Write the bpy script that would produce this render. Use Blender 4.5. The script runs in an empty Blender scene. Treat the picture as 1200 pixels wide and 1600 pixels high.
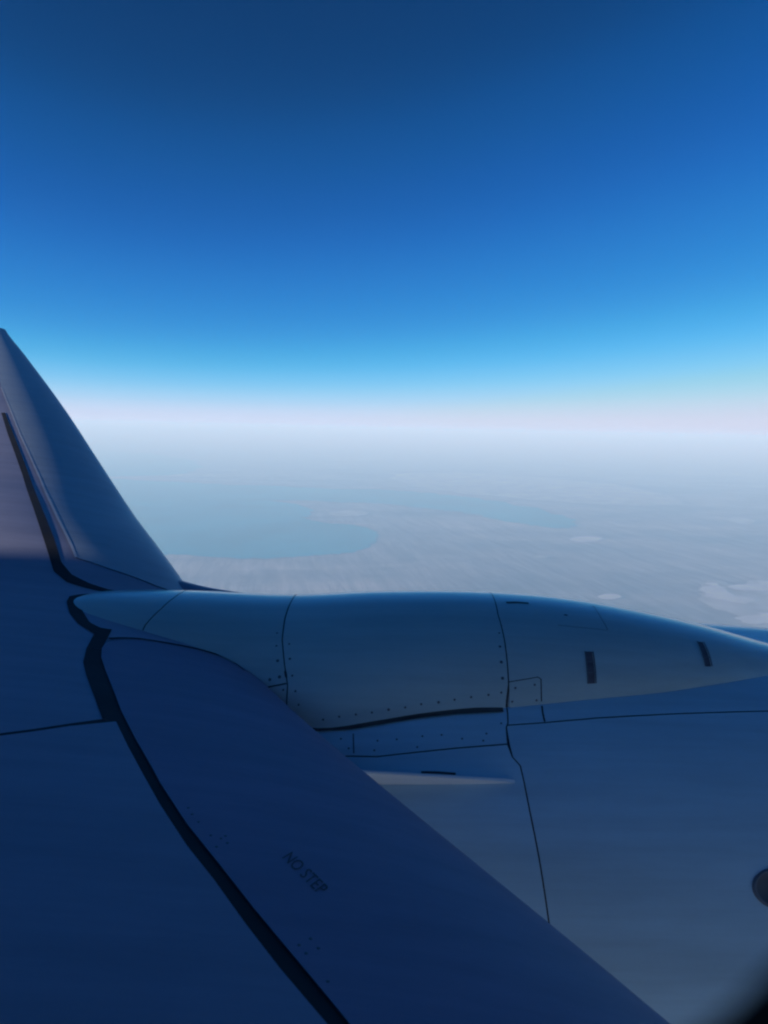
import bpy, math, random
from mathutils import Vector, Matrix
from mathutils.bvhtree import BVHTree
from mathutils.geometry import delaunay_2d_cdt

R = math.radians
sc = bpy.context.scene
COL = sc.collection
random.seed(7)

# ------------------------------------------------------------------ camera
PITCH, ROLL, FPX = 6.1, 1.3, 1202.0          # FPX: focal length in pixels of the 1200 x 1600 photograph
cd = bpy.data.cameras.new('camera')
cam = bpy.data.objects.new('camera', cd)
COL.objects.link(cam)
sc.camera = cam
cd.sensor_fit = 'VERTICAL'
cd.sensor_height = 24.0
cd.lens = FPX / 1600 * 24.0
cd.clip_start, cd.clip_end = 0.004, 3.0e6
cam.matrix_world = Matrix.Rotation(R(90 - PITCH), 4, 'X') @ Matrix.Rotation(R(ROLL), 4, 'Z')
CAMROT = cam.matrix_world.to_3x3()
cd.dof.use_dof = True
cd.dof.focus_distance = 5.0
cd.dof.aperture_fstop = 5.0

# ------------------------------------------------------------------ sky, sun, exposure
SUN_EL = 6.5
b_, c_ = 1.0, 0.389                           # sun stands over the far side of the cabin roof, well aft
a_ = math.sqrt((c_ / math.tan(R(SUN_EL))) ** 2 - b_ * b_)
SUN = Vector((-a_, -b_, c_)).normalized()
world = bpy.data.worlds.new('World')
sc.world = world
world.use_nodes = True
nt = world.node_tree
bg = nt.nodes['Background']
sky = nt.nodes.new('ShaderNodeTexSky')
sky.sky_type = 'NISHITA'
sky.sun_disc = False
sky.sun_elevation = R(SUN_EL)
sky.sun_rotation = math.atan2(SUN.x, SUN.y)
sky.altitude = 9000
sky.air_density, sky.dust_density, sky.ozone_density = 1.0, 3.0, 3.0
EXPOSURE = 0.75
SKY_STRENGTH = 0.1


def world_mul(src, col):
    m = nt.nodes.new('ShaderNodeMix')
    m.data_type, m.blend_type = 'RGBA', 'MULTIPLY'
    m.inputs[0].default_value = 1.0
    m.inputs[7].default_value = (*col, 1)
    nt.links.new(src, m.inputs[6])
    return m.outputs[2]


# the phone's rendering of the high-altitude sky: one response curve per channel over the whole sky radiance
SR, SG, SB = 0.4 * 1.2, 0.2 * 1.1, 0.125 * 1.07
resp = nt.nodes.new('ShaderNodeRGBCurve')
resp.mapping.use_clip = False
resp.mapping.extend = 'HORIZONTAL'
for ci, (k, pts) in enumerate((
        (4.0, [(0, 0), (0.0207, 0.0004), (0.0259, 0.0014), (0.031, 0.004), (0.0388, 0.011), (0.0517, 0.027), (0.0647, 0.062), (0.0802, 0.155), (0.1035, 0.34), (0.142, 0.57), (0.186, 0.66), (0.25, 0.68)]),
        (2.0, [(0, 0), (0.0492, 0.043), (0.0621, 0.076), (0.0776, 0.11), (0.0983, 0.172), (0.1345, 0.275), (0.168, 0.4), (0.207, 0.525), (0.256, 0.63), (0.326, 0.68), (0.383, 0.675), (0.5, 0.675)]),
        (1.25, [(0, 0), (0.1268, 0.168), (0.163, 0.3), (0.1966, 0.415), (0.251, 0.56), (0.3286, 0.68), (0.401, 0.785), (0.468, 0.88), (0.5356, 0.9), (0.61, 0.83), (0.8, 0.83)]))):
    cv = resp.mapping.curves[ci]
    pts = [(x * k, y) for x, y in pts]
    cv.points[0].location = pts[0]
    cv.points[1].location = pts[-1]
    for p in pts[1:-1]:
        cv.points.new(*p)
    for p in cv.points:
        p.handle_type = 'AUTO_CLAMPED'
resp.mapping.update()
nt.links.new(world_mul(sky.outputs[0], (SR, SG, SB)), resp.inputs['Color'])
k_ = 1.0 / (SKY_STRENGTH * 2 ** EXPOSURE)
nt.links.new(world_mul(resp.outputs[0], (k_, k_, k_)), bg.inputs[0])
bg.inputs[1].default_value = SKY_STRENGTH
sd = bpy.data.lights.new('sun', 'SUN')
sun = bpy.data.objects.new('sun', sd)
COL.objects.link(sun)
sd.energy, sd.angle, sd.color = 5.0, R(0.5), (1.0, 0.97, 0.94)
sun.rotation_euler = SUN.to_track_quat('Z', 'Y').to_euler()
sc.view_settings.view_transform = 'Standard'
sc.view_settings.look = 'None'
sc.view_settings.gamma = 1.0
sc.view_settings.exposure = EXPOSURE
sc.cycles.use_denoising = True
sc.cycles.volume_bounces = 3
sc.cycles.filter_width = 2.2                  # the phone picture is a little soft


# ------------------------------------------------------------------ helpers
def ray(px, py):
    return (CAMROT @ Vector(((px - 600) / FPX, -(py - 800) / FPX, -1.0))).normalized()


def lerp_table(tab, x):
    if x <= tab[0][0]:
        (x0, y0), (x1, y1) = tab[0], tab[1]
    elif x >= tab[-1][0]:
        (x0, y0), (x1, y1) = tab[-2], tab[-1]
    else:
        for (x0, y0), (x1, y1) in zip(tab, tab[1:]):
            if x <= x1:
                break
    return y0 + (y1 - y0) * (x - x0) / (x1 - x0)


def smooth_table(tab, x):
    """monotone-ish cubic (Catmull-Rom with finite differences), linear past the ends"""
    n = len(tab)
    if x <= tab[0][0] or x >= tab[-1][0]:
        return lerp_table(tab, x)
    k = 0
    while tab[k + 1][0] < x:
        k += 1
    x0, y0 = tab[k]
    x1, y1 = tab[k + 1]
    d = (y1 - y0) / (x1 - x0)

    def slope(i):
        if i == 0:
            return (tab[1][1] - tab[0][1]) / (tab[1][0] - tab[0][0])
        if i == n - 1:
            return (tab[-1][1] - tab[-2][1]) / (tab[-1][0] - tab[-2][0])
        a = (tab[i][1] - tab[i - 1][1]) / (tab[i][0] - tab[i - 1][0])
        b = (tab[i + 1][1] - tab[i][1]) / (tab[i + 1][0] - tab[i][0])
        ha, hb = tab[i][0] - tab[i - 1][0], tab[i + 1][0] - tab[i][0]
        return (a * hb + b * ha) / (ha + hb)
    m0, m1 = slope(k), slope(k + 1)
    h = x1 - x0
    t = (x - x0) / h
    return ((2 * t ** 3 - 3 * t * t + 1) * y0 + (t ** 3 - 2 * t * t + t) * h * m0 +
            (-2 * t ** 3 + 3 * t * t) * y1 + (t ** 3 - t * t) * h * m1)


def link(name, verts, faces, material, parent=None, smooth=True, normals=None):
    me = bpy.data.meshes.new(name)
    me.from_pydata([tuple(v) for v in verts], [], faces)
    me.update()
    if smooth:
        me.polygons.foreach_set('use_smooth', [True] * len(me.polygons))
    if normals is not None:
        me.normals_split_custom_set_from_vertices([tuple(n) for n in normals])
    me.materials.append(material)
    o = bpy.data.objects.new(name, me)
    COL.objects.link(o)
    o.parent = parent
    return o


def empty(name, parent=None):
    o = bpy.data.objects.new(name, None)
    COL.objects.link(o)
    o.parent = parent
    return o


def paint(name, col, rough, noise=0.09, scale=3.0, metal=0.0, coat=0.0, spec=0.5, fine=0.02, bump=0.0):
    """aircraft paint: slightly uneven colour and gloss, faint streaks of grime along the airflow"""
    m = bpy.data.materials.new(name)
    m.use_nodes = True
    t = m.node_tree
    b = t.nodes['Principled BSDF']
    tc = t.nodes.new('ShaderNodeTexCoord')
    mp = t.nodes.new('ShaderNodeMapping')
    mp.inputs['Scale'].default_value = (0.35, 1, 1)
    t.links.new(tc.outputs['Object'], mp.inputs[0])
    n1 = t.nodes.new('ShaderNodeTexNoise')
    n1.inputs['Scale'].default_value = scale
    n1.inputs['Detail'].default_value = 6
    n1.inputs['Roughness'].default_value = 0.6
    t.links.new(mp.outputs[0], n1.inputs['Vector'])
    n2 = t.nodes.new('ShaderNodeTexNoise')
    n2.inputs['Scale'].default_value = 90
    n2.inputs['Detail'].default_value = 3
    t.links.new(tc.outputs['Object'], n2.inputs['Vector'])
    mr = t.nodes.new('ShaderNodeMapRange')
    mr.inputs['From Min'].default_value = 0.3
    mr.inputs['From Max'].default_value = 0.7
    mr.inputs['To Min'].default_value = 1 - noise
    mr.inputs['To Max'].default_value = 1 + noise
    t.links.new(n1.outputs['Fac'], mr.inputs[0])
    mr2 = t.nodes.new('ShaderNodeMapRange')
    mr2.inputs['To Min'].default_value = 1 - fine
    mr2.inputs['To Max'].default_value = 1 + fine
    t.links.new(n2.outputs['Fac'], mr2.inputs[0])
    mul = t.nodes.new('ShaderNodeMath')
    mul.operation = 'MULTIPLY'
    t.links.new(mr.outputs[0], mul.inputs[0])
    t.links.new(mr2.outputs[0], mul.inputs[1])
    mp3 = t.nodes.new('ShaderNodeMapping')                # grime drawn out along the airflow
    mp3.inputs['Scale'].default_value = (0.5, 9, 9)
    t.links.new(tc.outputs['Object'], mp3.inputs[0])
    n3 = t.nodes.new('ShaderNodeTexNoise')
    n3.inputs['Scale'].default_value = 1.6
    n3.inputs['Detail'].default_value = 7
    n3.inputs['Roughness'].default_value = 0.65
    t.links.new(mp3.outputs[0], n3.inputs['Vector'])
    mr3 = t.nodes.new('ShaderNodeMapRange')
    mr3.inputs['From Min'].default_value = 0.35
    mr3.inputs['From Max'].default_value = 0.65
    mr3.inputs['To Min'].default_value = 1 - noise
    mr3.inputs['To Max'].default_value = 1 + noise * 0.5
    t.links.new(n3.outputs['Fac'], mr3.inputs[0])
    oi = t.nodes.new('ShaderNodeObjectInfo')              # no two panels were sprayed alike
    mr4 = t.nodes.new('ShaderNodeMapRange')
    mr4.inputs['To Min'].default_value = 0.95
    mr4.inputs['To Max'].default_value = 1.05
    t.links.new(oi.outputs['Random'], mr4.inputs[0])
    for extra in (mr3, mr4):
        m2 = t.nodes.new('ShaderNodeMath')
        m2.operation = 'MULTIPLY'
        t.links.new(mul.outputs[0], m2.inputs[0])
        t.links.new(extra.outputs[0], m2.inputs[1])
        mul = m2
    mx = t.nodes.new('ShaderNodeMix')
    mx.data_type, mx.blend_type = 'RGBA', 'MULTIPLY'
    mx.inputs[0].default_value = 1
    mx.inputs[6].default_value = (*col, 1)
    t.links.new(mul.outputs[0], mx.inputs[7])
    t.links.new(mx.outputs[2], b.inputs['Base Color'])
    rr = t.nodes.new('ShaderNodeMapRange')
    rr.inputs['From Min'].default_value = 0.3
    rr.inputs['From Max'].default_value = 0.7
    rr.inputs['To Min'].default_value = rough * 0.85
    rr.inputs['To Max'].default_value = rough * 1.2
    t.links.new(n1.outputs['Fac'], rr.inputs[0])
    t.links.new(rr.outputs[0], b.inputs['Roughness'])
    b.inputs['Metallic'].default_value = metal
    b.inputs['Coat Weight'].default_value = coat
    b.inputs['Coat Roughness'].default_value = 0.08
    b.inputs['Specular IOR Level'].default_value = spec
    if bump:
        bp = t.nodes.new('ShaderNodeBump')
        bp.inputs['Strength'].default_value = bump
        bp.inputs['Distance'].default_value = 0.01
        t.links.new(n1.outputs['Fac'], bp.inputs['Height'])
        t.links.new(bp.outputs[0], b.inputs['Normal'])
    return m


M = {
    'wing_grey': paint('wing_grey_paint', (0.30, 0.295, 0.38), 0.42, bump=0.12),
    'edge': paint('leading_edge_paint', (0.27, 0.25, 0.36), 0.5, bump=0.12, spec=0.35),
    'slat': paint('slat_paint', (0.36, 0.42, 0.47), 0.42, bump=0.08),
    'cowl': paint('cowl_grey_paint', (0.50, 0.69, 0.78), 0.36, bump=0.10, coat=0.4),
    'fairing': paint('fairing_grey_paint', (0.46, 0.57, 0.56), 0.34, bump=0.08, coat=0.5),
    'white': paint('fuselage_white_paint', (0.72, 0.72, 0.72), 0.35),
    'seal': paint('black_sealant', (0.012, 0.012, 0.014), 0.65, noise=0.2),
    'seam': paint('dark_joint', (0.05, 0.053, 0.06), 0.7),
    'rivet': paint('fastener_steel', (0.14, 0.15, 0.17), 0.5, metal=0.2),
    'bare': paint('bare_aluminium', (0.62, 0.63, 0.64), 0.4, metal=0.2),
    'vent': paint('vent_mesh', (0.11, 0.10, 0.12), 0.7, noise=0.3, scale=40),
    'rubber': paint('worn_rubber', (0.085, 0.075, 0.07), 0.8, noise=0.4, scale=12),
    'strake': paint('strake_white_paint', (0.85, 0.84, 0.84), 0.35),
    'stencil': paint('stencil_black', (0.08, 0.08, 0.095), 0.6),
    'frame': paint('window_frame_dark', (0.004, 0.004, 0.005), 0.9, spec=0.1),
    'fan': paint('fan_titanium', (0.12, 0.12, 0.13), 0.35, metal=0.8),
}


class Surf:
    """a parametric skin P(u, v) with an inverse, a ray-hit lookup, plates and ribbons laid on it"""

    def __init__(self, P, inv, us, vs, su=1.0, sv=1.0):
        self.P, self.inv, self.su, self.sv = P, inv, su, sv
        nv = len(vs)
        self.verts = [P(u, v) for u in us for v in vs]
        self.faces = [(i * nv + j, (i + 1) * nv + j, (i + 1) * nv + j + 1, i * nv + j + 1)
                      for i in range(len(us) - 1) for j in range(nv - 1)]
        self.bvh = BVHTree.FromPolygons(self.verts, self.faces)

    def normal(self, u, v, e=1e-3):
        a = self.P(u + e, v) - self.P(u - e, v)
        b = self.P(u, v + e) - self.P(u, v - e)
        n = a.cross(b)
        n.normalize()
        return n * self.flip

    flip = 1

    def hit(self, px, py):
        h = self.bvh.ray_cast(Vector((0, 0, 0)), ray(px, py))
        return h[0]

    def uv(self, px, py):
        h = self.hit(px, py)
        if h is None:
            h = self.bvh.find_nearest(ray(px, py) * 3.0)[0]
        return self.inv(h)

    def at(self, u, v, h=0.0):
        return self.P(u, v) + self.normal(u, v) * h

    def inset(self, poly, g):
        q = [Vector((u * self.su, v * self.sv)) for u, v in poly]
        n = len(q)
        area = sum(q[i].x * q[(i + 1) % n].y - q[(i + 1) % n].x * q[i].y for i in range(n))
        s = 1 if area > 0 else -1
        out = []
        for i in range(n):
            d0 = (q[i] - q[i - 1])
            d1 = (q[(i + 1) % n] - q[i])
            if d0.length < 1e-7 or d1.length < 1e-7:
                continue
            d0.normalize()
            d1.normalize()
            n0 = Vector((-d0.y, d0.x)) * s
            n1 = Vector((-d1.y, d1.x)) * s
            m = n0 + n1
            if m.length < 0.3:
                m = n0
            m.normalize()
            k = max(0.5, m.dot(n0))
            p = q[i] + m * (g / k)
            out.append((p.x / self.su, p.y / self.sv))
        return out

    def plate(self, name, poly, h, material, parent, step=0.06, gap=0.0, label=None):
        """one skin panel: its own edges, raised by h, with a skirt down to the structure beneath"""
        if gap:
            poly = self.inset(poly, gap)
        q = []
        n = len(poly)
        for i in range(n):                                # subdivide the outline
            a = Vector((poly[i][0] * self.su, poly[i][1] * self.sv))
            b = Vector((poly[(i + 1) % n][0] * self.su, poly[(i + 1) % n][1] * self.sv))
            k = max(1, int((b - a).length / step))
            q += [a.lerp(b, t / k) for t in range(k)]
        nb = len(q)
        lo = (min(p.x for p in q), min(p.y for p in q))
        hi = (max(p.x for p in q), max(p.y for p in q))

        def inside(x, y):
            r = False
            for i in range(nb):
                a, b = q[i], q[i - 1]
                if (a.y > y) != (b.y > y) and x < (b.x - a.x) * (y - a.y) / (b.y - a.y) + a.x:
                    r = not r
            return r
        pts = list(q)
        nx = int((hi[0] - lo[0]) / step) + 1
        ny = int((hi[1] - lo[1]) / step) + 1
        for i in range(1, nx):
            for j in range(1, ny):
                x, y = lo[0] + i * step, lo[1] + j * step
                if inside(x, y):
                    pts.append(Vector((x, y)))
        vs, es, fs, *_ = delaunay_2d_cdt(pts, [], [list(range(nb))], 1, 1e-6)
        V, N = [], []
        for p in vs:
            u, v = p.x / self.su, p.y / self.sv
            nn = self.normal(u, v)
            V.append(self.P(u, v) + nn * h)
            N.append(nn)
        F = []
        for f in fs:
            a, b, c = (V[k] for k in f[:3])
            F.append(tuple(f) if (b - a).cross(c - a).dot(N[f[0]]) > 0 else tuple(reversed(f)))
        for i in range(nb):                               # skirt (own vertices: a crisp edge)
            p0, p1 = q[i], q[(i + 1) % nb]
            k = len(V)
            for p in (p0, p1):
                u, v = p.x / self.su, p.y / self.sv
                nn = self.normal(u, v)
                base = self.P(u, v)
                V += [base + nn * h, base - nn * 0.004]
                N += [nn, nn]
            F.append((k, k + 1, k + 3, k + 2))
        o = link(name, V, F, material, parent, normals=N)
        if label:
            o['label'] = label
        return o

    def strip(self, name, left, right, h, material, parent, closed=False):
        """a band between two lines of (u, v) points"""
        n = max(len(left), len(right)) * 3
        n = max(n, int(sum(math.hypot((b[0] - a[0]) * self.su, (b[1] - a[1]) * self.sv) for a, b in zip(left, left[1:])) / 0.02))

        def resample(L):
            d = [0]
            for a, b in zip(L, L[1:]):
                d.append(d[-1] + math.hypot((b[0] - a[0]) * self.su, (b[1] - a[1]) * self.sv))
            out = []
            for i in range(n):
                s = d[-1] * i / (n - 1)
                k = 0
                while k < len(d) - 2 and d[k + 1] < s:
                    k += 1
                t = (s - d[k]) / max(1e-9, d[k + 1] - d[k])
                out.append((L[k][0] + (L[k + 1][0] - L[k][0]) * t, L[k][1] + (L[k + 1][1] - L[k][1]) * t))
            return out
        l, r = resample(left), resample(right)
        V, F = [], []
        for a, b in zip(l, r):
            for t in (0, .5, 1):
                V.append(self.at(a[0] + (b[0] - a[0]) * t, a[1] + (b[1] - a[1]) * t, h))
        for i in range(n - 1):
            for j in (0, 1):
                k = i * 3 + j
                f = (k, k + 3, k + 4, k + 1)
                nn = (V[f[1]] - V[f[0]]).cross(V[f[3]] - V[f[0]])
                u, v = l[i]
                F.append(f if nn.dot(self.normal(u, v)) > 0 else f[::-1])
        return link(name, V, F, material, parent)

    def line(self, name, pts, width, h, material, parent, taper=None):
        """a thin joint of a given width (metres) along (u, v) points"""
        L, Rr = [], []
        n = len(pts)
        for i in range(n):
            a, b = pts[max(0, i - 1)], pts[min(n - 1, i + 1)]
            d = Vector(((b[0] - a[0]) * self.su, (b[1] - a[1]) * self.sv))
            if d.length < 1e-9:
                d = Vector((1, 0))
            d.normalize()
            w = width * (taper(i / (n - 1)) if taper else 1) / 2
            nx, ny = -d.y * w / self.su, d.x * w / self.sv
            L.append((pts[i][0] + nx, pts[i][1] + ny))
            Rr.append((pts[i][0] - nx, pts[i][1] - ny))
        return self.strip(name, L, Rr, h, material, parent)

    def pxs(self, pts):
        return [self.uv(*p) for p in pts]


def set_stuff(o):
    o['kind'] = 'stuff'
    return o


# ------------------------------------------------------------------ ground, lakes, salt pans (true scale, metres)
H = 10500.0


def gpt(px, py, z=-H):
    d = ray(px, py)
    k = z / d.z
    return Vector((d.x * k, d.y * k, z))


def ground_mat():
    m = bpy.data.materials.new('dry_plain')
    m.use_nodes = True
    t = m.node_tree
    b = t.nodes['Principled BSDF']
    b.inputs['Roughness'].default_value = 1.0
    b.inputs['Specular IOR Level'].default_value = 0.05
    tc = t.nodes.new('ShaderNodeTexCoord')

    def noise(size, detail, stretch=(1, 1, 1), rot=0.0, dist=0.0):
        mp = t.nodes.new('ShaderNodeMapping')
        mp.vector_type = 'TEXTURE'
        mp.inputs['Scale'].default_value = tuple(size * q for q in stretch)
        mp.inputs['Rotation'].default_value = (0, 0, rot)
        t.links.new(tc.outputs['Object'], mp.inputs[0])
        n = t.nodes.new('ShaderNodeTexNoise')
        n.inputs['Scale'].default_value = 1
        n.inputs['Detail'].default_value = detail
        n.inputs['Roughness'].default_value = 0.6
        n.inputs['Distortion'].default_value = dist
        t.links.new(mp.outputs[0], n.inputs['Vector'])
        return n.outputs['Fac']

    def ramp(fac, stops):
        r = t.nodes.new('ShaderNodeValToRGB')
        r.color_ramp.elements[0].position, r.color_ramp.elements[0].color = stops[0][0], (*stops[0][1], 1)
        r.color_ramp.elements[1].position, r.color_ramp.elements[1].color = stops[-1][0], (*stops[-1][1], 1)
        for p, c in stops[1:-1]:
            e = r.color_ramp.elements.new(p)
            e.color = (*c, 1)
        t.links.new(fac, r.inputs[0])
        return r.outputs[0]

    def mix(a, bb, fac, mode='MIX'):
        x = t.nodes.new('ShaderNodeMix')
        x.data_type, x.blend_type = 'RGBA', mode
        if isinstance(fac, float):
            x.inputs[0].default_value = fac
        else:
            t.links.new(fac, x.inputs[0])
        for s, i in ((a, 6), (bb, 7)):
            t.links.new(s, x.inputs[i])
        return x.outputs[2]
    broad = ramp(noise(26000, 7, (1.6, 1, 1), 0.2, 0.8), [(0.34, (0.29, 0.34, 0.38)), (0.5, (0.44, 0.45, 0.46)), (0.66, (0.57, 0.55, 0.53))])
    # wadis: fine lines running down the alluvial fans towards the lake
    fans = ramp(noise(620, 6, (1.0, 14.0, 1), R(8), 0.9), [(0.36, (0.82, 0.84, 0.86)), (0.5, (1, 1, 1)), (0.64, (1.18, 1.16, 1.14))])
    fans2 = ramp(noise(2600, 6, (1.0, 7.0, 1), R(16), 1.4), [(0.36, (0.85, 0.87, 0.9)), (0.64, (1.17, 1.14, 1.12))])
    hills = ramp(noise(7000, 8, (2.2, 1, 1), 0.15, 0.5), [(0.33, (0.72, 0.76, 0.8)), (0.67, (1.22, 1.18, 1.14))])
    c = mix(broad, fans, 1.0, 'MULTIPLY')
    c = mix(c, fans2, 1.0, 'MULTIPLY')
    c = mix(c, hills, 1.0, 'MULTIPLY')
    t.links.new(c, b.inputs['Base Color'])
    return m


def plain_mat(name, col, rough, scale=1 / 3000, var=0.15, spec=0.3, alpha_noise=None):
    m = bpy.data.materials.new(name)
    m.use_nodes = True
    t = m.node_tree
    b = t.nodes['Principled BSDF']
    tc = t.nodes.new('ShaderNodeTexCoord')
    mp = t.nodes.new('ShaderNodeMapping')
    mp.inputs['Scale'].default_value = (scale, scale * 0.5, scale)
    t.links.new(tc.outputs['Object'], mp.inputs[0])
    n = t.nodes.new('ShaderNodeTexNoise')
    n.inputs['Scale'].default_value = 1
    n.inputs['Detail'].default_value = 5
    t.links.new(mp.outputs[0], n.inputs['Vector'])
    r = t.nodes.new('ShaderNodeValToRGB')
    r.color_ramp.elements[0].position = 0.3
    r.color_ramp.elements[1].position = 0.7
    r.color_ramp.elements[0].color = (*[c * (1 - var) for c in col], 1)
    r.color_ramp.elements[1].color = (*[min(1, c * (1 + var)) for c in col], 1)
    t.links.new(n.outputs['Fac'], r.inputs[0])
    t.links.new(r.outputs[0], b.inputs['Base Color'])
    b.inputs['Roughness'].default_value = rough
    b.inputs['Specular IOR Level'].default_value = spec
    return m


GR = 700000.0
V = [Vector((0, 0, -H))]
rings = [4000, 12000, 30000, 60000, 110000, 180000, 280000, 430000, GR]
for r in rings:
    V += [Vector((r * math.cos(k * math.pi / 48), r * math.sin(k * math.pi / 48), -H)) for k in range(96)]
F = [(0, 1 + k, 1 + (k + 1) % 96) for k in range(96)]
for i in range(len(rings) - 1):
    for k in range(96):
        a, b = 1 + i * 96, 1 + (i + 1) * 96
        F.append((a + k, b + k, b + (k + 1) % 96, a + (k + 1) % 96))
ground = link('ground', V, F, ground_mat(), smooth=False)
ground['kind'] = 'structure'


def ground_patch(name, pix, material, z, rough=0.12, seed=1, subdiv=6, scale=1.0):
    """a sheet on the ground with a wandering shore; pix gives its outline as seen from the aircraft"""
    rnd = random.Random(seed)
    P = [gpt(*p) for p in pix]
    n = len(P)
    out = []
    for i in range(n):                                   # closed Catmull-Rom through the outline
        p0, p1, p2, p3 = P[i - 1], P[i], P[(i + 1) % n], P[(i + 2) % n]
        for k in range(subdiv):
            t = k / subdiv
            q = 0.5 * ((2 * p1) + (p2 - p0) * t + (2 * p0 - 5 * p1 + 4 * p2 - p3) * t * t + (3 * p1 - p0 - 3 * p2 + p3) * t ** 3)
            j = rough * (p2 - p1).length / subdiv
            out.append(Vector((q.x + rnd.gauss(0, j), q.y + rnd.gauss(0, j), 0)))
    vs, es, fs, *_ = delaunay_2d_cdt([v.to_2d() for v in out], [], [list(range(len(out)))], 1, 1e-3)
    VV = [Vector((v.x, v.y, -H + z)) for v in vs]
    FF = []
    for f in fs:
        a, b, c = (VV[k] for k in f[:3])
        FF.append(tuple(f) if (b - a).cross(c - a).z > 0 else tuple(reversed(f)))
    o = link(name, VV, FF, material, smooth=False)
    o['kind'] = 'structure'
    return o


M['water'] = plain_mat('turquoise_water', (0.001, 0.46, 0.57), 0.9, var=0.2, spec=0.25, scale=1 / 9000)
M['shallow'] = plain_mat('shallow_water', (0.03, 0.47, 0.56), 0.9, var=0.2, spec=0.25, scale=1 / 12000)
M['salt'] = plain_mat('white_salt_crust', (0.92, 0.90, 0.87), 0.9, var=0.12, scale=1 / 1200)
M['salt_thin'] = plain_mat('thin_salt_crust', (0.62, 0.62, 0.60), 0.9, var=0.3, scale=1 / 2500)
ground_patch('lake', [(40, 784), (150, 779), (250, 777), (330, 777), (410, 781), (470, 790), (486, 802), (478, 810), (505, 817),
                      (545, 820), (580, 827), (592, 838), (580, 853), (545, 864), (490, 868), (440, 872), (380, 873), (320, 870),
                      (270, 867), (200, 872), (100, 872), (20, 866)], M['water'], 30, 0.22, 3)
ground_patch('lake', [(40, 752), (140, 748), (240, 752), (340, 757), (430, 760), (520, 764), (600, 766), (680, 772), (760, 781),
                      (830, 794), (880, 808), (902, 819), (880, 826), (840, 823), (780, 813), (720, 801), (650, 793), (590, 787),
                      (520, 785), (470, 782), (420, 783), (330, 783), (200, 785), (60, 788)], M['shallow'], 70, 0.25, 5)
ground_patch('lake', [(60, 706), (150, 703), (240, 710), (300, 720), (310, 731), (280, 741), (200, 744), (100, 745), (40, 740)],
             M['shallow'], 30, 0.15, 8)
ground_patch('salt_pan', [(620, 741), (720, 739), (830, 745), (940, 755), (1020, 769), (1062, 785), (1000, 790), (900, 786), (800, 778),
                          (700, 768), (630, 756)], M['salt_thin'], 20, 0.2, 11)
ground_patch('salt_pan', [(890, 843), (905, 839), (930, 839), (943, 842), (930, 846), (905, 847)], M['salt'], 40, 0.15, 12)
ground_patch('salt_pan', [(934, 933), (945, 929), (962, 929), (971, 933), (960, 937), (944, 937)], M['salt'], 40, 0.15, 13)
ground_patch('salt_pan', [(1092, 924), (1102, 911), (1120, 908), (1150, 914), (1185, 906), (1230, 900), (1270, 915), (1260, 960),
                          (1235, 990), (1180, 985), (1150, 962), (1118, 952), (1098, 940)], M['salt_thin'], 40, 0.3, 14)
ground_patch('salt_pan', [(1094, 922), (1104, 912), (1122, 913), (1132, 922), (1150, 932), (1180, 938), (1160, 944), (1125, 938),
                          (1104, 933)], M['salt'], 60, 0.3, 15)
ground_patch('salt_pan', [(1140, 918), (1175, 913), (1215, 905), (1240, 912), (1210, 922), (1165, 924)], M['salt'], 60, 0.3, 16)
ground_patch('salt_pan', [(1150, 966), (1180, 962), (1215, 958), (1240, 966), (1210, 975), (1170, 976)], M['salt'], 60, 0.3, 17)
ground_patch('salt_pan', [(1138, 812), (1158, 807), (1178, 814), (1176, 819), (1150, 818)], M['salt_thin'], 40, 0.2, 18)
ground_patch('salt_pan', [(515, 803), (545, 798), (575, 801), (560, 806), (530, 807)], M['salt_thin'], 40, 0.2, 19)
ground_patch('salt_pan', [(834, 870), (845, 868), (858, 870), (846, 873)], M['salt_thin'], 40, 0.2, 20)

# ------------------------------------------------------------------ the aircraft
plane = empty('airliner')
plane['label'] = 'white and grey jet airliner seen from its cabin window, wing and engine in shade'
plane['category'] = 'airplane'

# ---- wing: x forward, y outboard, z up; u = y, v = signed square root of the distance behind the leading edge
SIL_X = [(-0.6, 1.80), (1.25, 0.515), (2.71, -0.494), (3.4, -0.90), (5.4, -2.0), (9.4, -4.21), (12.4, -5.87), (15.4, -7.53), (15.75, -7.72)]
SIL_Z = [(-0.6, -1.243), (1.25, -1.03), (2.71, -0.863), (3.1, -0.80), (3.5, -0.69), (4.57, -0.484), (7.25, 0.123), (11.0, 0.90), (15.4, 1.79), (15.75, 1.87)]
CHORD = [(-0.6, 7.6), (3.2, 5.2), (15.75, 1.5)]


def wing_P(u, v):
    c = lerp_table(CHORD, u)
    d = min(v * v, c)
    x = d / c
    up = 1 if v >= 0 else -1
    tt = 0.10 if up > 0 else 0.075
    yt = 5 * tt * (0.2969 * math.sqrt(x) - 0.126 * x - 0.3516 * x * x + 0.2843 * x ** 3 - 0.1036 * x ** 4) * c
    zl = smooth_table(SIL_Z, u) - 0.0128 * c
    return Vector((smooth_table(SIL_X, u) + 0.009 * c - d, u, zl + up * yt - d * math.tan(R(0.7))))


def wing_inv(p):
    c = lerp_table(CHORD, p.y)
    d = smooth_table(SIL_X, p.y) + 0.009 * c - p.x
    s = math.sqrt(max(0, d))
    return (p.y, s if p.z >= wing_P(p.y, 0).z - 0.03 * d else -s)


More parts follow.
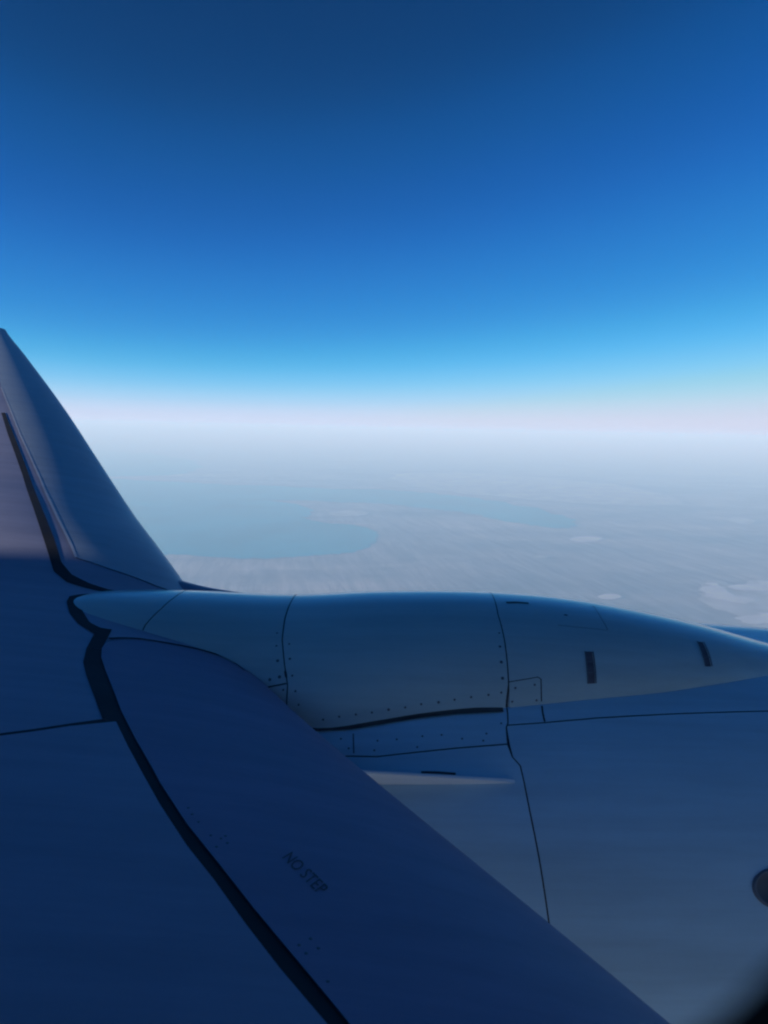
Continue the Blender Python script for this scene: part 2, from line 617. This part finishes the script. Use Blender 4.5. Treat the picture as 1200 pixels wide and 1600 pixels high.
wing = empty('wing', plane)
wus = [-0.6 + 0.05 * i for i in range(int(6.6 / 0.05) + 1)] + [6.0 + 0.15 * (i + 1) for i in range(62)] + [15.4]
wus = sorted(set(round(u, 4) for u in wus if u <= 15.4))
wvs = [-2.75 + 0.05 * i for i in range(111)]
W = Surf(wing_P, wing_inv, wus, wvs, 1.0, 1.3)
W.flip = 1 if W.normal(2.0, 1.0).z > 0 else -1
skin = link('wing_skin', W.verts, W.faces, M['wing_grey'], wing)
# tip cap
tipV = [wing_P(15.4, v) for v in wvs]
ctr = sum(tipV, Vector()) / len(tipV) + Vector((0, 0.12, 0.03))
link('wing_tip', tipV + [ctr], [(k, k + 1, len(tipV)) for k in range(len(tipV) - 1)], M['wing_grey'], wing)

band_fwd = [(159, 1014), (158, 1028), (164.5, 1049), (178.5, 1084), (189, 1112), (210, 1154), (238, 1203), (250, 1226), (291.7, 1290),
            (337.5, 1347), (395.8, 1421.7), (450, 1487), (500, 1547), (540, 1596)]
band_aft_hi = [(135, 1014), (130, 1035), (135, 1056), (147, 1087.5), (160, 1124)]
band_aft_lo = [(181, 1129.5), (199.5, 1168), (224, 1213.5), (250, 1260), (291.7, 1324), (333, 1376), (383, 1446), (437.5, 1517), (483, 1571), (506, 1598)]
bf = W.pxs(band_fwd)
bah = W.pxs(band_aft_hi)
bal = W.pxs(band_aft_lo)


def extend(L, u_end):
    a, b = L[-3], L[-1]
    k = (u_end - b[0]) / (b[0] - a[0])
    return L + [(u_end, b[1] + (b[1] - a[1]) * k)]


bf = extend(bf, 0.0)
bal = extend(bal, 0.0)
PH = 0.004
# the black joint behind the inboard leading edge
W.strip('black_joint', bf, bah + bal, 0.0012, M['seal'], wing)['label'] = 'broad black joint running behind the leading edge'
# leading-edge panel (the one with the lettering)
cor = W.uv(176, 1001)
le_top = W.pxs([(217, 1001), (262.5, 1008), (308, 1017), (343, 1027), (367, 1039)])
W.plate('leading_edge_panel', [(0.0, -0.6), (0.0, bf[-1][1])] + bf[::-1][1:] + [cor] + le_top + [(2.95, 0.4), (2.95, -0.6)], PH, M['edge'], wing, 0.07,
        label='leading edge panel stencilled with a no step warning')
# skin panels behind the joint
s_hi = W.pxs([(160, 1124), (110, 1131), (50, 1140), (0, 1146.5)])
s_lo = W.pxs([(181, 1129.5), (110, 1136.5), (50, 1145.5), (0, 1152)])


def beyond(a, b, k):
    return (b[0] + (b[0] - a[0]) * k, b[1] + (b[1] - a[1]) * k)


s_hi.append(beyond(s_hi[-2], s_hi[-1], 6))
s_lo.append(beyond(s_lo[-2], s_lo[-1], 6))
W.strip('black_joint', s_hi, s_lo, 0.0012, M['seal'], wing)
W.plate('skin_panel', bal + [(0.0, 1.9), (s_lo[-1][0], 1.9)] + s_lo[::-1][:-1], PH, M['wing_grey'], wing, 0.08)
hook_out = W.pxs([(147, 991), (122.5, 975.5), (108.5, 958), (104, 940.5), (108.5, 932), (121, 929.5), (150, 927)])
hook_in = W.pxs([(175, 984), (157.5, 981.5), (140, 973), (129.5, 956), (124, 941), (128, 933.5), (150, 929)])
W.strip('black_joint', hook_out, hook_in, 0.0014, M['seal'], wing)
W.strip('black_joint', W.pxs([(135, 1014), (147, 991)]), W.pxs([(159, 1014), (175, 984)]), 0.0016, M['seal'], wing)
# outboard joint behind the slat
ob_l = W.pxs([(2, 645), (12, 678), (35, 742), (52.5, 795), (72, 854.5), (84, 893), (105, 910.5), (133, 919), (161, 925), (191, 927)])
ob_r = W.pxs([(8, 645), (21, 678), (44, 739), (63, 788), (84, 840.5), (96, 879), (112, 898), (140, 912), (168, 921), (191, 925)])
W.strip('black_joint', ob_l, ob_r, 0.0014, M['seal'], wing)
slat_te = W.pxs([(119, 872), (112, 854.5), (91, 812.5), (63, 749.5), (31.5, 679.5), (10.5, 627), (2, 606)])
W.plate('slat', [(3.25, -0.5), (3.25, 0.45), (3.31, 0.62)] + slat_te + [(15.3, slat_te[-1][1] * 0.8), (15.3, -0.35)], 0.0035, M['slat'], wing, 0.05,
        label='polished leading edge slat on the outer wing')

W.line('slat_trailing_edge', slat_te, 0.012, 0.0040, M['bare'], wing)['label'] = 'bright thin trailing edge of the slat'


def tube(name, path, material, parent, seg=20):
    """tapered round-nosed fillet along (x, y, z, radius) points"""
    VV, FF = [], []
    n = 40
    xs = [p[0] for p in path]
    for i in range(n + 1):
        x = xs[0] + (xs[-1] - xs[0]) * i / n
        y, z, r = (smooth_table([(p[0], p[j]) for p in path], x) for j in (1, 2, 3))
        for k in range(seg):
            a = 2 * math.pi * k / seg
            VV.append(Vector((x, y + 1.6 * r * math.cos(a), z - r + r * math.sin(a))))
    for i in range(n):
        for k in range(seg):
            FF.append((i * seg + k, i * seg + (k + 1) % seg, (i + 1) * seg + (k + 1) % seg, (i + 1) * seg + k))
    return link(name, VV, FF, material, parent)


tube('root_fillet', [(-1.06, 3.50, -0.69, 0.05), (-0.93, 3.42, -0.697, 0.05), (-0.8, 3.37, -0.714, 0.05), (-0.65, 3.32, -0.724, 0.05), (-0.5, 3.28, -0.728, 0.045), (-0.3, 3.22, -0.733, 0.04)],
     M['wing_grey'], wing)

# ---- nacelle: u = x, v = angle from the crown towards the cabin
NY, NZ = 3.1, -1.85
NRAD = [(-1.55, 0.66), (-1.2, 0.80), (-0.7, 0.93), (-0.1, 1.005), (0.5, 1.03), (1.2, 1.03), (1.9, 1.0), (2.5, 0.94), (2.8, 0.885), (2.9, 0.84)]


def nac_P(u, v):
    r = smooth_table(NRAD, u)
    q = min(1.0, max(0.0, -math.sin(v) / 0.3))
    r += 0.034 * q * q * (3 - 2 * q) * min(1.0, max(0.0, (u - 0.2) / 1.0))      # outboard shoulder of the cowl
    return Vector((u, NY - r * math.sin(v), NZ + r * math.cos(v)))


def nac_inv(p):
    return (p.x, math.atan2(NY - p.y, p.z - NZ))


engine = empty('engine', plane)
nus = [-1.55 + 0.05 * i for i in range(90)]
nvs = [-math.pi + i * math.pi / 60 for i in range(121)]
N = Surf(nac_P, nac_inv, nus, nvs, 1.0, 1.02)
N.flip = 1 if N.normal(0.5, 1.0).y < 0 else -1
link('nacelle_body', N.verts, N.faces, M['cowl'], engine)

# ---- pylon fairing over the engine: u = x, v = angle 0 (cabin side) .. pi (far side)
F_Y = [(-1.35, 3.0), (-0.6, 3.04), (0.5, 3.06), (1.1, 3.03), (1.9, 2.98)]
F_RIDGE = [(-1.42, -0.80), (-1.34, -0.715), (-1.2, -0.685), (-1.0, -0.68), (-0.87, -0.682), (-0.38, -0.693), (0.0, -0.672), (0.46, -0.664), (0.75, -0.677), (1.04, -0.714), (1.3, -0.762), (1.55, -0.822), (1.8, -0.875), (1.95, -0.91)]
F_HALF = [(-1.42, 0.04), (-1.34, 0.17), (-1.2, 0.25), (-0.87, 0.33), (-0.55, 0.40), (-0.38, 0.465), (-0.22, 0.515), (0.0, 0.51), (0.13, 0.495), (0.28, 0.48), (0.46, 0.465), (0.75, 0.42), (1.04, 0.36), (1.3, 0.28), (1.55, 0.19), (1.8, 0.09), (1.95, 0.03)]
F_BASE = [(-1.42, -0.84), (-1.1, -0.80), (-0.87, -0.80), (-0.55, -0.88), (-0.38, -0.965), (-0.22, -1.025), (0.0, -1.0), (0.13, -0.98), (0.28, -0.97), (0.46, -0.958), (1.0, -0.92), (1.5, -0.90), (1.95, -0.93)]


def fair_P(u, v):
    y0, zr, w, zb = (smooth_table(t, u) for t in (F_Y, F_RIDGE, F_HALF, F_BASE))
    zr = max(zr, zb + 0.005)
    cv, sv = math.cos(v), math.sin(v)
    if sv < 0:                                            # skirt straight down into the cowl
        return Vector((u, y0 - w * math.copysign(1, cv), zb + 0.5 * sv))
    return Vector((u, y0 - w * math.copysign(abs(cv) ** 0.9, cv), zb + (zr - zb) * sv ** 0.95))


def fair_inv(p):
    y0, zr, w, zb = (smooth_table(t, p.x) for t in (F_Y, F_RIDGE, F_HALF, F_BASE))
    zr = max(zr, zb + 0.005)
    a = math.copysign(abs((y0 - p.y) / w) ** (1 / 0.9), y0 - p.y)
    b = max(0, (p.z - zb) / (zr - zb)) ** (1 / 0.95)
    if p.z < zb:
        return (p.x, (p.z - zb) / 0.5)
    return (p.x, math.atan2(b, a))


pylon = empty('pylon', plane)
fus_ = [-1.42 + 0.03 * i for i in range(113)]
fvs = [-0.5 + (math.pi + 1.0) * i / 64 for i in range(65)]
Fa = Surf(fair_P, fair_inv, fus_, fvs, 1.0, 0.45)
Fa.flip = 1 if Fa.normal(0.3, 1.5).z > 0 else -1
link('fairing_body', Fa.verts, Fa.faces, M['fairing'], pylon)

# joints on the fairing
seamA = [(275, 933), (252, 952.5), (227.5, 977), (219, 997)]
seamB = [(455.8, 939.5), (445.4, 966.7), (441, 1000), (444.6, 1037.5), (449.6, 1071), (460, 1100), (469, 1121)]
seamC = [(769, 930), (778, 961), (788, 1000), (793, 1042), (794.4, 1068.6), (791, 1095), (792, 1107)]
uA, uB, uC = Fa.pxs(seamA), Fa.pxs(seamB), Fa.pxs(seamC)


def pts_to(L, v_end):
    return L + [(L[-1][0], v_end)]


VLO, VHI = -0.35, math.pi + 0.35
fA = [(uA[0][0], VHI)] + uA + [(uA[-1][0], VLO)]          # far side -> cabin side
fB = [(uB[0][0], VHI)] + uB[:5] + [(uB[4][0], VLO)]
fC = [(uC[0][0], VHI)] + uC[:6] + [(uC[5][0], VLO)]
hatch_top = Fa.pxs([(794.4, 1065.6), (820, 1061.5), (840, 1058), (845, 1061)])
hatch_side = Fa.pxs([(845.4, 1080), (845.8, 1096)])
GAP, FH = 0.0024, 0.003
Fa.plate('fairing_panel', [(-1.39, VHI)] + fA + [(-1.39, VLO)], FH, M['fairing'], pylon, 0.05, GAP)
Fa.plate('fairing_panel', fA[::-1] + fB, FH, M['fairing'], pylon, 0.05, GAP)
Fa.plate('fairing_panel', fB[::-1] + fC, FH, M['fairing'], pylon, 0.05, GAP)
cUp = [p for p in fC if p[1] > hatch_top[0][1] + 0.02]
Fa.plate('fairing_panel', [(1.9, VLO), (1.9, VHI)] + cUp + hatch_top + hatch_side + [(hatch_side[-1][0], VLO)], FH, M['fairing'], pylon, 0.05, GAP)
Fa.plate('access_hatch', hatch_top + hatch_side + [(hatch_side[-1][0], VLO), (hatch_top[0][0], VLO)], FH, M['fairing'], pylon, 0.03, GAP)
for s_ in (fA, fB, fC):
    Fa.line('joint', s_, 0.012, 0.0008, M['seam'], pylon)
Fa.line('joint', hatch_top + hatch_side, 0.012, 0.0009, M['seam'], pylon)
Fa.line('joint', Fa.pxs([(412, 1074.5), (430, 1071.5), (448, 1068)]), 0.006, FH + 0.0006, M['seam'], pylon)
# faint small hatch near the crest, slot and drain
Fa.line('joint', Fa.pxs([(926, 948), (938, 966), (949, 985)]), 0.003, FH + 0.0006, M['rivet'], pylon)
Fa.line('joint', Fa.pxs([(872, 978), (900, 981), (949, 986)]), 0.003, FH + 0.0006, M['rivet'], pylon)
Fa.line('dark_strip', Fa.pxs([(791, 943), (808, 942.5), (826, 944)]), 0.02, FH + 0.0008, M['seam'], pylon)
# foot joint where the fairing meets the wing
W.line('fairing_seal', W.pxs([(170, 1000), (190, 999), (217, 1000), (262.5, 1007), (308, 1016), (343, 1026), (367, 1038), (381, 1050)]), 0.014, PH + 0.0012, M['seal'], wing)


def vent(c0, c1, w):
    """louvred outlet: dark recess, two blades, raised rim"""
    t = pylon
    a, b = Fa.uv(*c0), Fa.uv(*c1)
    Fa.line('vent_recess', [a, ((a[0] + b[0]) / 2, (a[1] + b[1]) / 2), b], w, FH + 0.0008, M['vent'], t)
    d = Vector((w / 2 + 0.003, 0))
    for s in (-1, 1):
        Fa.line('vent_rim', [(a[0] + s * d.x, a[1]), ((a[0] + b[0]) / 2 + s * d.x, (a[1] + b[1]) / 2), (b[0] + s * d.x, b[1])], 0.005, FH + 0.0035, M['rivet'], t)
    for k in (0.33, 0.66):
        u, v = a[0] + (b[0] - a[0]) * k, a[1] + (b[1] - a[1]) * k
        Fa.line('vent_blade', [(u - w / 2, v), (u, v), (u + w / 2, v)], 0.008, FH + 0.003, M['rivet'], t)


vent((919.5, 1019), (924, 1068), 0.023)
vent((1093, 1004), (1106, 1042), 0.021)


def rivets(S, name, pix, r, h, parent, mat_):
    VV, FF = [], []
    for p in pix:
        u, v = S.uv(p[0], p[1])
        rr = r * (p[2] if len(p) > 2 else 1)
        nn = S.normal(u, v)
        t1 = nn.orthogonal().normalized()
        t2 = nn.cross(t1)
        c = S.P(u, v) + nn * h
        k = len(VV)
        for f, hh in ((1, 0), (0.6, 0.0011)):
            for a in range(10):
                an = a * math.pi / 5
                VV.append(c + (t1 * math.cos(an) + t2 * math.sin(an)) * rr * f + nn * hh)
        for a in range(10):
            FF.append((k + a, k + (a + 1) % 10, k + 10 + (a + 1) % 10, k + 10 + a))
        FF.append(tuple(range(k + 10, k + 20)))
    return set_stuff(link(name, VV, FF, mat_, parent))


rivets(Fa, 'rivets', [(433, 990), (432, 1010), (434, 1033, 1.4), (422, 1062, 1.4), (437, 1058, 1.5), (443, 1078), (452, 1007), (453, 1030, 1.2),
                      (457, 1056), (462, 1080), (467, 1101), (505, 1124), (530, 1119.5), (556, 1116), (581, 1113), (607, 1108.5, 1.2), (633, 1105),
                      (658, 1100), (685, 1097, 1.2), (710, 1093), (736, 1089), (763, 1085.5), (783, 1082), (780, 990), (781, 1011, 1.3),
                      (783, 1035, 1.4), (785, 1060, 1.4), (805, 1075), (835, 1070), (884, 962, 2.0), (800, 1096), (838, 1094)], 0.0042, FH, pylon, M['rivet'])

# cowl panels
ring = N.pxs([(793, 1115), (793.6, 1130), (791, 1137.6), (795.6, 1164.5), (800.6, 1183.6), (812.8, 1197), (818.6, 1222), (828, 1270), (842, 1340),
              (858, 1445), (872, 1530), (884, 1600)])
top = N.pxs([(792, 1134), (851, 1130), (931.6, 1123), (1046.6, 1116.6), (1200, 1112)])
rev = N.pxs([(539, 1182), (589, 1183), (651.7, 1176), (714, 1169.6), (793, 1163.5)])
T0, T1 = 0.05, 2.9
ring_up = [p for p in ring if p[1] < top[0][1]]
ring_dn = [p for p in ring if p[1] > top[0][1]]
ring_end = (ring[-1][0] + 0.05, T1)
rev_ext = [(-1.3, rev[0][1] + 0.05)] + rev
ring_rev_up = [p for p in ring if p[1] < rev[-1][1] - 0.005]
ring_rev_dn = [p for p in ring if p[1] > rev[-1][1] + 0.005]
XI = 2.35
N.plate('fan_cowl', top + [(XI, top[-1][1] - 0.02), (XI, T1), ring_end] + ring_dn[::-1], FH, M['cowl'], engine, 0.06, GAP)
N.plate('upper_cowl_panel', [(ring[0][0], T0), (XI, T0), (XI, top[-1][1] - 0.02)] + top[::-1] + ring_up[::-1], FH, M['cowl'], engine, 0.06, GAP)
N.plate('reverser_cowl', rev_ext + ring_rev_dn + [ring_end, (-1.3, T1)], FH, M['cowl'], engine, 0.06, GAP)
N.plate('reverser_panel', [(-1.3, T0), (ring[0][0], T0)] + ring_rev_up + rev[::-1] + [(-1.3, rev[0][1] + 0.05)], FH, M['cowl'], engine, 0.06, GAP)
N.plate('inlet_cowl', [(XI, -3.1), (2.86, -3.1), (2.86, 3.1), (XI, 3.1)], FH, M['bare'], engine, 0.08, GAP)
N.line('joint', [(ring[0][0], T0)] + ring + [ring_end], 0.012, 0.0008, M['seam'], engine)
N.line('joint', top + [(XI, top[-1][1] - 0.02)], 0.011, 0.0009, M['seam'], engine)
N.line('joint', rev_ext, 0.011, 0.001, M['seam'], engine)
N.line('joint', [(XI, v * 0.1 - 3.1) for v in range(63)], 0.012, 0.0008, M['seam'], engine)
N.line('joint', N.pxs([(552, 1147), (552.5, 1162), (553, 1178)]), 0.004, FH + 0.0006, M['rivet'], engine)
N.line('joint', N.pxs([(846.5, 1104), (848, 1116), (851, 1129)]), 0.006, FH + 0.0006, M['seam'], engine)
# rubber seal between pylon fairing and reverser
seal = N.pxs([(470, 1141.5), (494, 1140), (547, 1137.5), (590, 1130.5), (652, 1120), (714, 1113.5), (760, 1112), (786, 1111.5)])
N.line('rubber_seal', seal, 0.026, FH + 0.006, M['rubber'], engine, taper=lambda t: 1.15 - 0.4 * t + 0.10 * math.sin(37 * t))
rivets(N, 'rivets', [(533, 1155), (545, 1170), (585, 1173), (590, 1158), (620, 1156), (652, 1168), (660, 1151), (690, 1149), (722, 1155),
                     (755, 1158), (760, 1147), (783, 1131)], 0.0036, FH, engine, M['rivet'])

# strake: a thin fin standing off the cowl
foot = N.pxs([(560, 1224), (600, 1224.2), (660, 1224), (720, 1223.6), (770, 1222.6), (806, 1221.3)])
x0, x1 = foot[0][0] - 0.35, foot[-1][0]
vf = foot[2][1]
n_ = 40
prof = []
for i in range(n_ + 1):
    t = i / n_
    x = x0 + (x1 - x0) * t
    th = lerp_table(foot, x) if x >= foot[0][0] else foot[0][1]
    hgt = 0.115 * min(1, t / 0.12) ** 0.7 * min(1, (1 - t) / 0.62) ** 0.75
    prof.append((x, th, hgt + 0.001))
V, F = [], []
for x, th, hgt in prof:
    base = nac_P(x, th)
    nn = N.normal(x, th)
    side = Vector((0, -math.cos(th), -math.sin(th)))
    tk = 0.005
    for s, e in ((1, -0.004), (1, hgt * 0.985), (0.4, hgt), (-0.4, hgt), (-1, hgt * 0.985), (-1, -0.004)):
        V.append(base + nn * e + side * tk * s)
for i in range(n_):
    for j in range(5):
        k = i * 6 + j
        F.append((k, k + 1, k + 7, k + 6))
F += [tuple(range(6)), tuple(range(n_ * 6, n_ * 6 + 6))[::-1]]
strake = link('strake', V, F, M['strake'], engine, smooth=False)
strake['label'] = 'thin pale fin on the inboard side of the engine cowl'
N.line('dark_strip', N.pxs([(658, 1207.5), (685, 1208), (712, 1210)]), 0.008, FH + 0.001, M['seam'], engine)  # short dark strip laid on the cowl just above the fin

# round vent boss on the fan cowl, partly out of the frame
u0, v0 = N.uv(1222, 1389)
nn = N.normal(u0, v0)
t1 = Vector((1, 0, 0))
t1 = (t1 - nn * t1.dot(nn)).normalized()
t2 = nn.cross(t1)
c0 = N.P(u0, v0)


def lathe(name, prof, material, parent, seg=40):
    VV, FF = [], []
    for r, h in prof:
        for k in range(seg):
            a = 2 * math.pi * k / seg
            VV.append(c0 + (t1 * 1.55 * math.cos(a) + t2 * math.sin(a)) * r + nn * h)
    for i in range(len(prof) - 1):
        for k in range(seg):
            FF.append((i * seg + k, i * seg + (k + 1) % seg, (i + 1) * seg + (k + 1) % seg, (i + 1) * seg + k))
    FF.append(tuple(range((len(prof) - 1) * seg, len(prof) * seg)))
    return link(name, VV, FF, material, parent)


lathe('port_rim', [(0.060, 0.0), (0.060, 0.006), (0.057, 0.009), (0.053, 0.009), (0.050, 0.004)], M['rivet'], engine)
lathe('port_dish', [(0.054, 0.0088), (0.044, 0.006), (0.03, 0.0045), (0.012, 0.004)], M['fan'], engine)

# inlet lip, duct, fan and spinner (out of the frame to the right), exhaust at the back
def revolve(name, prof, material, seg=72):
    VV = [Vector((x, NY - r * math.sin(2 * math.pi * k / seg), NZ + r * math.cos(2 * math.pi * k / seg))) for x, r in prof for k in range(seg)]
    FF = [(i * seg + k, i * seg + (k + 1) % seg, (i + 1) * seg + (k + 1) % seg, (i + 1) * seg + k) for i in range(len(prof) - 1) for k in range(seg)]
    return link(name, VV, FF, material, engine)


revolve('inlet_lip', [(2.87, 0.868), (2.93, 0.84), (2.955, 0.81), (2.93, 0.785), (2.85, 0.77)], M['bare'])
revolve('inlet_duct', [(2.86, 0.772), (2.5, 0.765), (2.1, 0.77)], M['cowl'])
revolve('spinner', [(2.42, 0.005), (2.38, 0.06), (2.25, 0.14), (2.1, 0.2)], M['fan'])
fanV, fanF = [], []
for k in range(24):
    a = 2 * math.pi * k / 24
    i = len(fanV)
    for r, tw in ((0.19, 0.5), (0.76, 1.05)):
        for s in (-1, 1):
            an = a + s * 0.11 * (0.6 if r > 0.5 else 1.1)
            fanV.append(Vector((2.1 + s * 0.05 / tw, NY - r * math.sin(an), NZ + r * math.cos(an))))
    fanF.append((i, i + 1, i + 3, i + 2))
link('fan_blades', fanV, fanF, M['fan'], engine, smooth=False)
revolve('fan_duct_wall', [(2.0, 0.775), (2.0, 0.02)], M['seam'])
revolve('exhaust_nozzle', [(-1.54, 0.65), (-1.5, 0.5), (-1.9, 0.42), (-2.3, 0.30), (-2.35, 0.26), (-2.2, 0.22), (-2.9, 0.02)], M['fan'])

# ---- stencil on the leading edge panel
cu = bpy.data.curves.new('stencil', 'FONT')
cu.body = 'NO STEP'
cu.resolution_u = 3
to = bpy.data.objects.new('stencil_source', cu)
COL.objects.link(to)
bpy.context.view_layer.update()
tm = to.to_mesh()
tv = [v.co.copy() for v in tm.vertices]
tf = [tuple(p.vertices) for p in tm.polygons]
to.to_mesh_clear()
bpy.data.objects.remove(to)
w_ = max(v.x for v in tv)
h_ = max(v.y for v in tv)
e0, e1, e2 = (Vector(W.uv(*p)) for p in ((439, 1343), (498, 1402), (455, 1333)))
tvw = []
for v in tv:
    q = e0 + (e1 - e0) * (v.x / w_) + (e2 - e0) * (v.y / h_)
    tvw.append(W.at(q.x, q.y, PH + 0.0008))
lett = link('lettering', tvw, tf, M['stencil'], wing, smooth=False)
lett['label'] = 'black stencilled words NO STEP'
rivets(W, 'rivets', [(467, 1480), (478, 1493), (485, 1470), (497, 1485), (329, 1308), (338, 1326), (345, 1313), (355, 1320), (352, 1309), (294, 1265),
                     (310, 1287), (300, 1275), (512, 1537)], 0.0033, PH, wing, M['rivet'])

# ---- fuselage: its roof keeps the low sun off wing root and engine
FR, FYC, FZC = 1.88, -1.83, -0.5
fus = empty('fuselage', plane)
sections = [(17.0, 0.02, -0.75), (16.7, 0.42, -0.72), (16.0, 0.85, -0.66), (15.0, 1.25, -0.60), (13.5, 1.62, -0.54), (11.5, 1.84, -0.5), (9.5, FR, FZC), (-12.0, FR, FZC), (-16.0, 1.6, -0.25), (-20.0, 0.9, 0.3), (-22.5, 0.25, 0.7)]
SEG = 96
V = [Vector((x, FYC + r * math.cos(2 * math.pi * k / SEG), zc + r * math.sin(2 * math.pi * k / SEG))) for x, r, zc in sections for k in range(SEG)]
F = [(i * SEG + k, i * SEG + (k + 1) % SEG, (i + 1) * SEG + (k + 1) % SEG, (i + 1) * SEG + k) for i in range(len(sections) - 1) for k in range(SEG)]
link('fuselage_shell', V, F, M['white'], fus)


def rrect(x0, x1, z0, z1, r, n=10):
    out = []
    for cx, cz, a0 in ((x1 - r, z1 - r, 0), (x0 + r, z1 - r, 90), (x0 + r, z0 + r, 180), (x1 - r, z0 + r, 270)):
        for k in range(n + 1):
            a = R(a0 + 90 * k / n)
            out.append((cx + r * math.cos(a), cz + r * math.sin(a)))
    return out


inner = rrect(-0.205, 0.0500, -0.0655, 0.297, 0.082)
outer = rrect(-0.240, 0.085, -0.101, 0.331, 0.115)
m_ = len(inner)
V = []
for pts, y in ((inner, -0.16), (inner, 0.052), ([(a * 0.5 + c * 0.5, b * 0.5 + d * 0.5) for (a, b), (c, d) in zip(inner, outer)], 0.054), (outer, 0.040), (outer, -0.16)):
    V += [Vector((x, y, z)) for x, z in pts]
F = [(i * m_ + k, i * m_ + (k + 1) % m_, (i + 1) * m_ + (k + 1) % m_, (i + 1) * m_ + k) for i in range(4) for k in range(m_)]


def skin_y(z):
    return FYC + math.sqrt(FR * FR - (z - FZC) ** 2)


for k in (0, -4, -3, -2, -1, 1, 2, 3, 4):
    if k == 0:
        fr = link('window_frame', V, F, M['frame'], fus)
        fr['label'] = 'dark rounded cabin window frame, blurred in the corner'
        pn = link('window_pane', [Vector((x, skin_y(z) + 0.004, z)) for x, z in inner], [tuple(range(m_))], M['seam'], fus, smooth=False)
        frame_me, pane_me = fr.data, pn.data
        continue
    for nm, me in (('window_frame', frame_me), ('window_pane', pane_me)):
        o = bpy.data.objects.new(nm, me)
        COL.objects.link(o)
        o.parent = fus
        o.location.x = 0.508 * k

# ------------------------------------------------------------------ the air between the aircraft and the ground
B, ZT, ZB = 720000.0, 620.0, -H - 200.0
V = [Vector((x, y, z)) for x in (-B, B) for y in (-B, B) for z in (ZB, ZT)]
hm = bpy.data.materials.new('haze')
hm.use_nodes = True
t = hm.node_tree
t.nodes.remove(t.nodes['Principled BSDF'])
vo = t.nodes.new('ShaderNodeVolumePrincipled')
vo.inputs['Color'].default_value = (0.38, 0.69, 0.97, 1)         # air scatters blue most ...
vo.inputs['Absorption Color'].default_value = (0.7, 0.6, 0.3, 1)  # ... and absorbs little
vo.inputs['Density'].default_value = 1.55e-5
vo.inputs['Anisotropy'].default_value = 0.0
t.links.new(vo.outputs[0], t.nodes['Material Output'].inputs['Volume'])
haze = link('haze', V, [(0, 1, 3, 2), (4, 6, 7, 5), (0, 4, 5, 1), (2, 3, 7, 6), (0, 2, 6, 4), (1, 5, 7, 3)], hm, smooth=False)
haze['kind'] = 'stuff'
